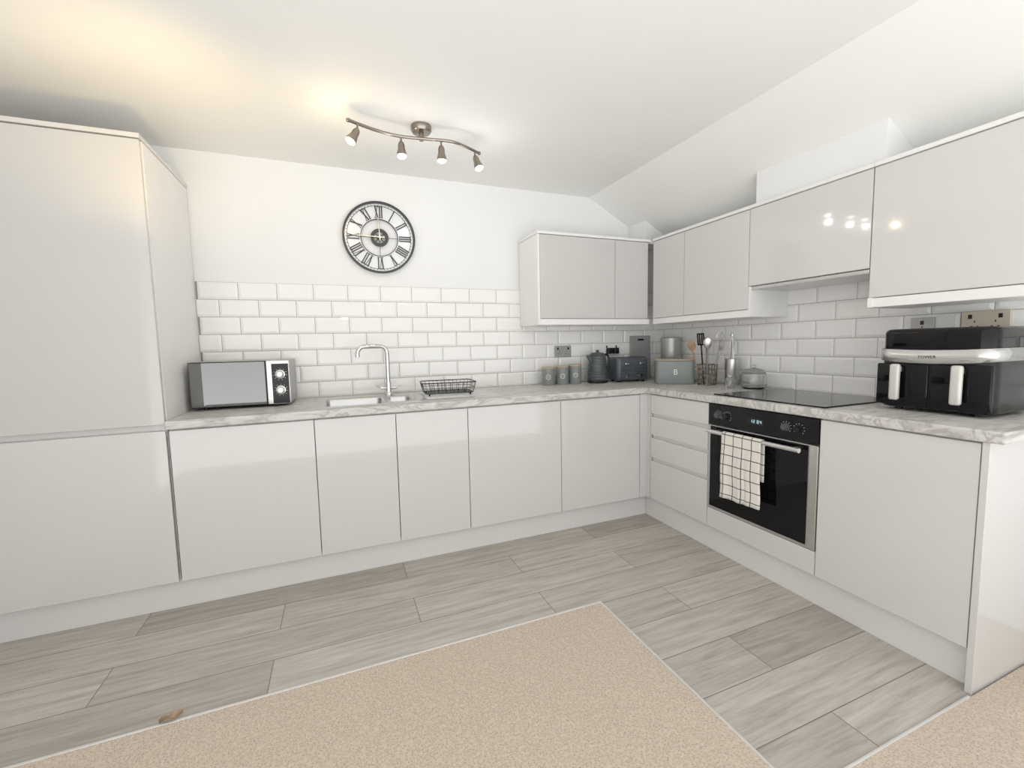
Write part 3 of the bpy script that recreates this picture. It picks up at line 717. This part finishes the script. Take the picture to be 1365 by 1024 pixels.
# ---------------------------------------------------------------- air fryer (faces -x)
e=thing('air_fryer',(-.20,-1.992,ZT),'large black dual-drawer air fryer with silver band','air fryer')
ww=.352;x0,x1=-.165,.165
def rb(bm,xa,xb,wd_,z0,z1,r,er): rbox(bm,(xa+xb)/2,0,xb-xa,wd_,z0,z1,r,er,seg=10)
b=B();rb(b,x0,x1,ww,.012,.218,.055,.012);part('body',b,M_black,e,world=False,smooth=True)
b=B();rb(b,x0+.002,x1-.001,ww-.004,.2185,.335,.05,.018);part('top_housing',b,M_glassblk,e,world=False,smooth=True)
b=B();cr=.058;fx=x0-.005;hw=ww/2+.005
pts=[(x1-.10,hw),(fx+cr,hw)]
for i in range(1,11): a=math.pi/2*i/10;pts.append((fx+cr-cr*math.sin(a),hw-cr+cr*math.cos(a)))
for i in range(1,16): pts.append((fx,hw-cr-(2*hw-2*cr)*i/16))
for i in range(0,11): a=math.pi/2*i/10;pts.append((fx+cr-cr*math.cos(a),-hw+cr-cr*math.sin(a)))
pts.append((x1-.10,-hw))
lo=[];hi=[]
for x,y in pts:
    t=1-(y/hw)**2;dz=-.012*t
    lo.append(b.verts.new((x,y,.208+dz)));hi.append(b.verts.new((x,y,.256+dz*.6)))
for i in range(len(pts)-1): b.faces.new((lo[i],lo[i+1],hi[i+1],hi[i]))
o=part('silver_band',b,M_silver,e,world=False,smooth=True);md=o.modifiers.new('s','SOLIDIFY');md.thickness=.004;md.offset=1
for y in (.089,-.089):
    b=B();box(b,x0-.006,x0+.01,y-.0865,y+.0865,.022,.194,.006,3);part('drawer_front',b,M_glassblk,e,world=False,smooth=True)
for y in (.098,-.091):
    b=B();box(b,x0-.042,x0-.022,y-.017,y+.017,.045,.193,.009,4);box(b,x0-.03,x0-.006,y-.010,y+.010,.16,.182,.003);part('handle',b,M_cream,e,world=False,smooth=True)
cu=bpy.data.curves.new('f','FONT');cu.body='TOWER';cu.size=.016;cu.align_x='CENTER';cu.align_y='CENTER';cu.extrude=.0004
to=bpy.data.objects.new('t',cu);COL.objects.link(to);bpy.context.view_layer.update()
me=bpy.data.meshes.new_from_object(to);bpy.data.objects.remove(to)
b=B();b.from_mesh(me);bmesh.ops.transform(b,matrix=Matrix.Translation((fx-.0046,.01,.222))@Matrix.Rotation(-math.pi/2,4,'Z')@Matrix.Rotation(math.pi/2,4,'X'),verts=b.verts[:]);part('brand_text',b,M_black,e,world=False)
feet(e,.11,.12,.014,.014)
# leaf
b=B();n=10;V=[]
for i in range(n+1):
    t=i/n;wv=.017*math.sin(math.pi*min(1,t*1.05))*(1-.3*t)+.001
    V.append([b.verts.new((t*.062,-wv+.004*math.sin(t*9),.004+.010*abs(math.sin(t*5)))),b.verts.new((t*.062,.004*math.sin(t*7),.001+.004*math.sin(t*4)**2)),b.verts.new((t*.062,wv+.004*math.sin(t*9),.006+.008*abs(math.cos(t*4))))])
for a,c in zip(V,V[1:]):
    for k in (0,1): b.faces.new((a[k],c[k],c[k+1],a[k+1]))
lf=solo(obj('dry_leaf',b,M_leaf),'small curled brown dry leaf lying on the metal threshold','leaf');lf.location=(-3.13,-1.325,.011);lf.rotation_euler=(0,0,.3)
md=lf.modifiers.new('s','SOLIDIFY');md.thickness=.001
# ---------------------------------------------------------------- lights
def warm(loc,tgt,en,ang):
    l=bpy.data.lights.new('warm_ceiling_fill','SPOT');l.energy=en;l.color=(1,.70,.30);l.spot_size=math.radians(ang);l.spot_blend=1;l.shadow_soft_size=.04
    po=bpy.data.objects.new('warm_ceiling_fill',l);COL.objects.link(po);po.location=loc
    po.rotation_euler=(Vector(tgt)-Vector(loc)).to_track_quat('-Z','Y').to_euler()
warm((-3.1,-1.05,1.72),(-3.25,-.62,2.33),9,120)  # unseen spot without a fitting, added to warm the upper-left ceiling
w=bpy.data.worlds.new('world');bpy.context.scene.world=w;w.use_nodes=True;nt=w.node_tree;bg=nt.nodes['Background']
tc=N(nt,'ShaderNodeTexCoord');sp=N(nt,'ShaderNodeSeparateXYZ');mr=N(nt,'ShaderNodeMapRange')
mr.inputs['From Min'].default_value=-.35;mr.inputs['From Max'].default_value=.15;mr.inputs['To Min'].default_value=3.3;mr.inputs['To Max'].default_value=1.55
nt.links.new(tc.outputs['Generated'],sp.inputs[0]);nt.links.new(sp.outputs['Z'],mr.inputs['Value']);nt.links.new(mr.outputs[0],bg.inputs[1])
bg.inputs[0].default_value=(1,.995,.985,1)
# ---------------------------------------------------------------- camera
yaw,pit,rol=-.3712,-.0861,-.0222
c,s=math.cos(yaw),math.sin(yaw);right=Vector((c,s,0));fwd=Vector((-s,c,0));up=Vector((0,0,1))
f2=fwd*math.cos(pit)+up*math.sin(pit);u2=-fwd*math.sin(pit)+up*math.cos(pit)
r3=right*math.cos(rol)+u2*math.sin(rol);u3=-right*math.sin(rol)+u2*math.cos(rol)
cam=bpy.data.cameras.new('camera');co=bpy.data.objects.new('camera',cam);COL.objects.link(co)
Mx=Matrix((( r3.x,u3.x,-f2.x,-2.5287),(r3.y,u3.y,-f2.y,-2.9447),(r3.z,u3.z,-f2.z,1.2159),(0,0,0,1)))
co.matrix_world=Mx;cam.sensor_width=36;cam.lens=569.985/1365*36;cam.shift_x=(682.5-672.807)/1365;cam.shift_y=(508.453-512)/1365;cam.clip_start=.02
bpy.context.scene.camera=co
sc=bpy.context.scene;sc.view_settings.view_transform='Standard';sc.view_settings.exposure=0;sc.view_settings.gamma=1.14
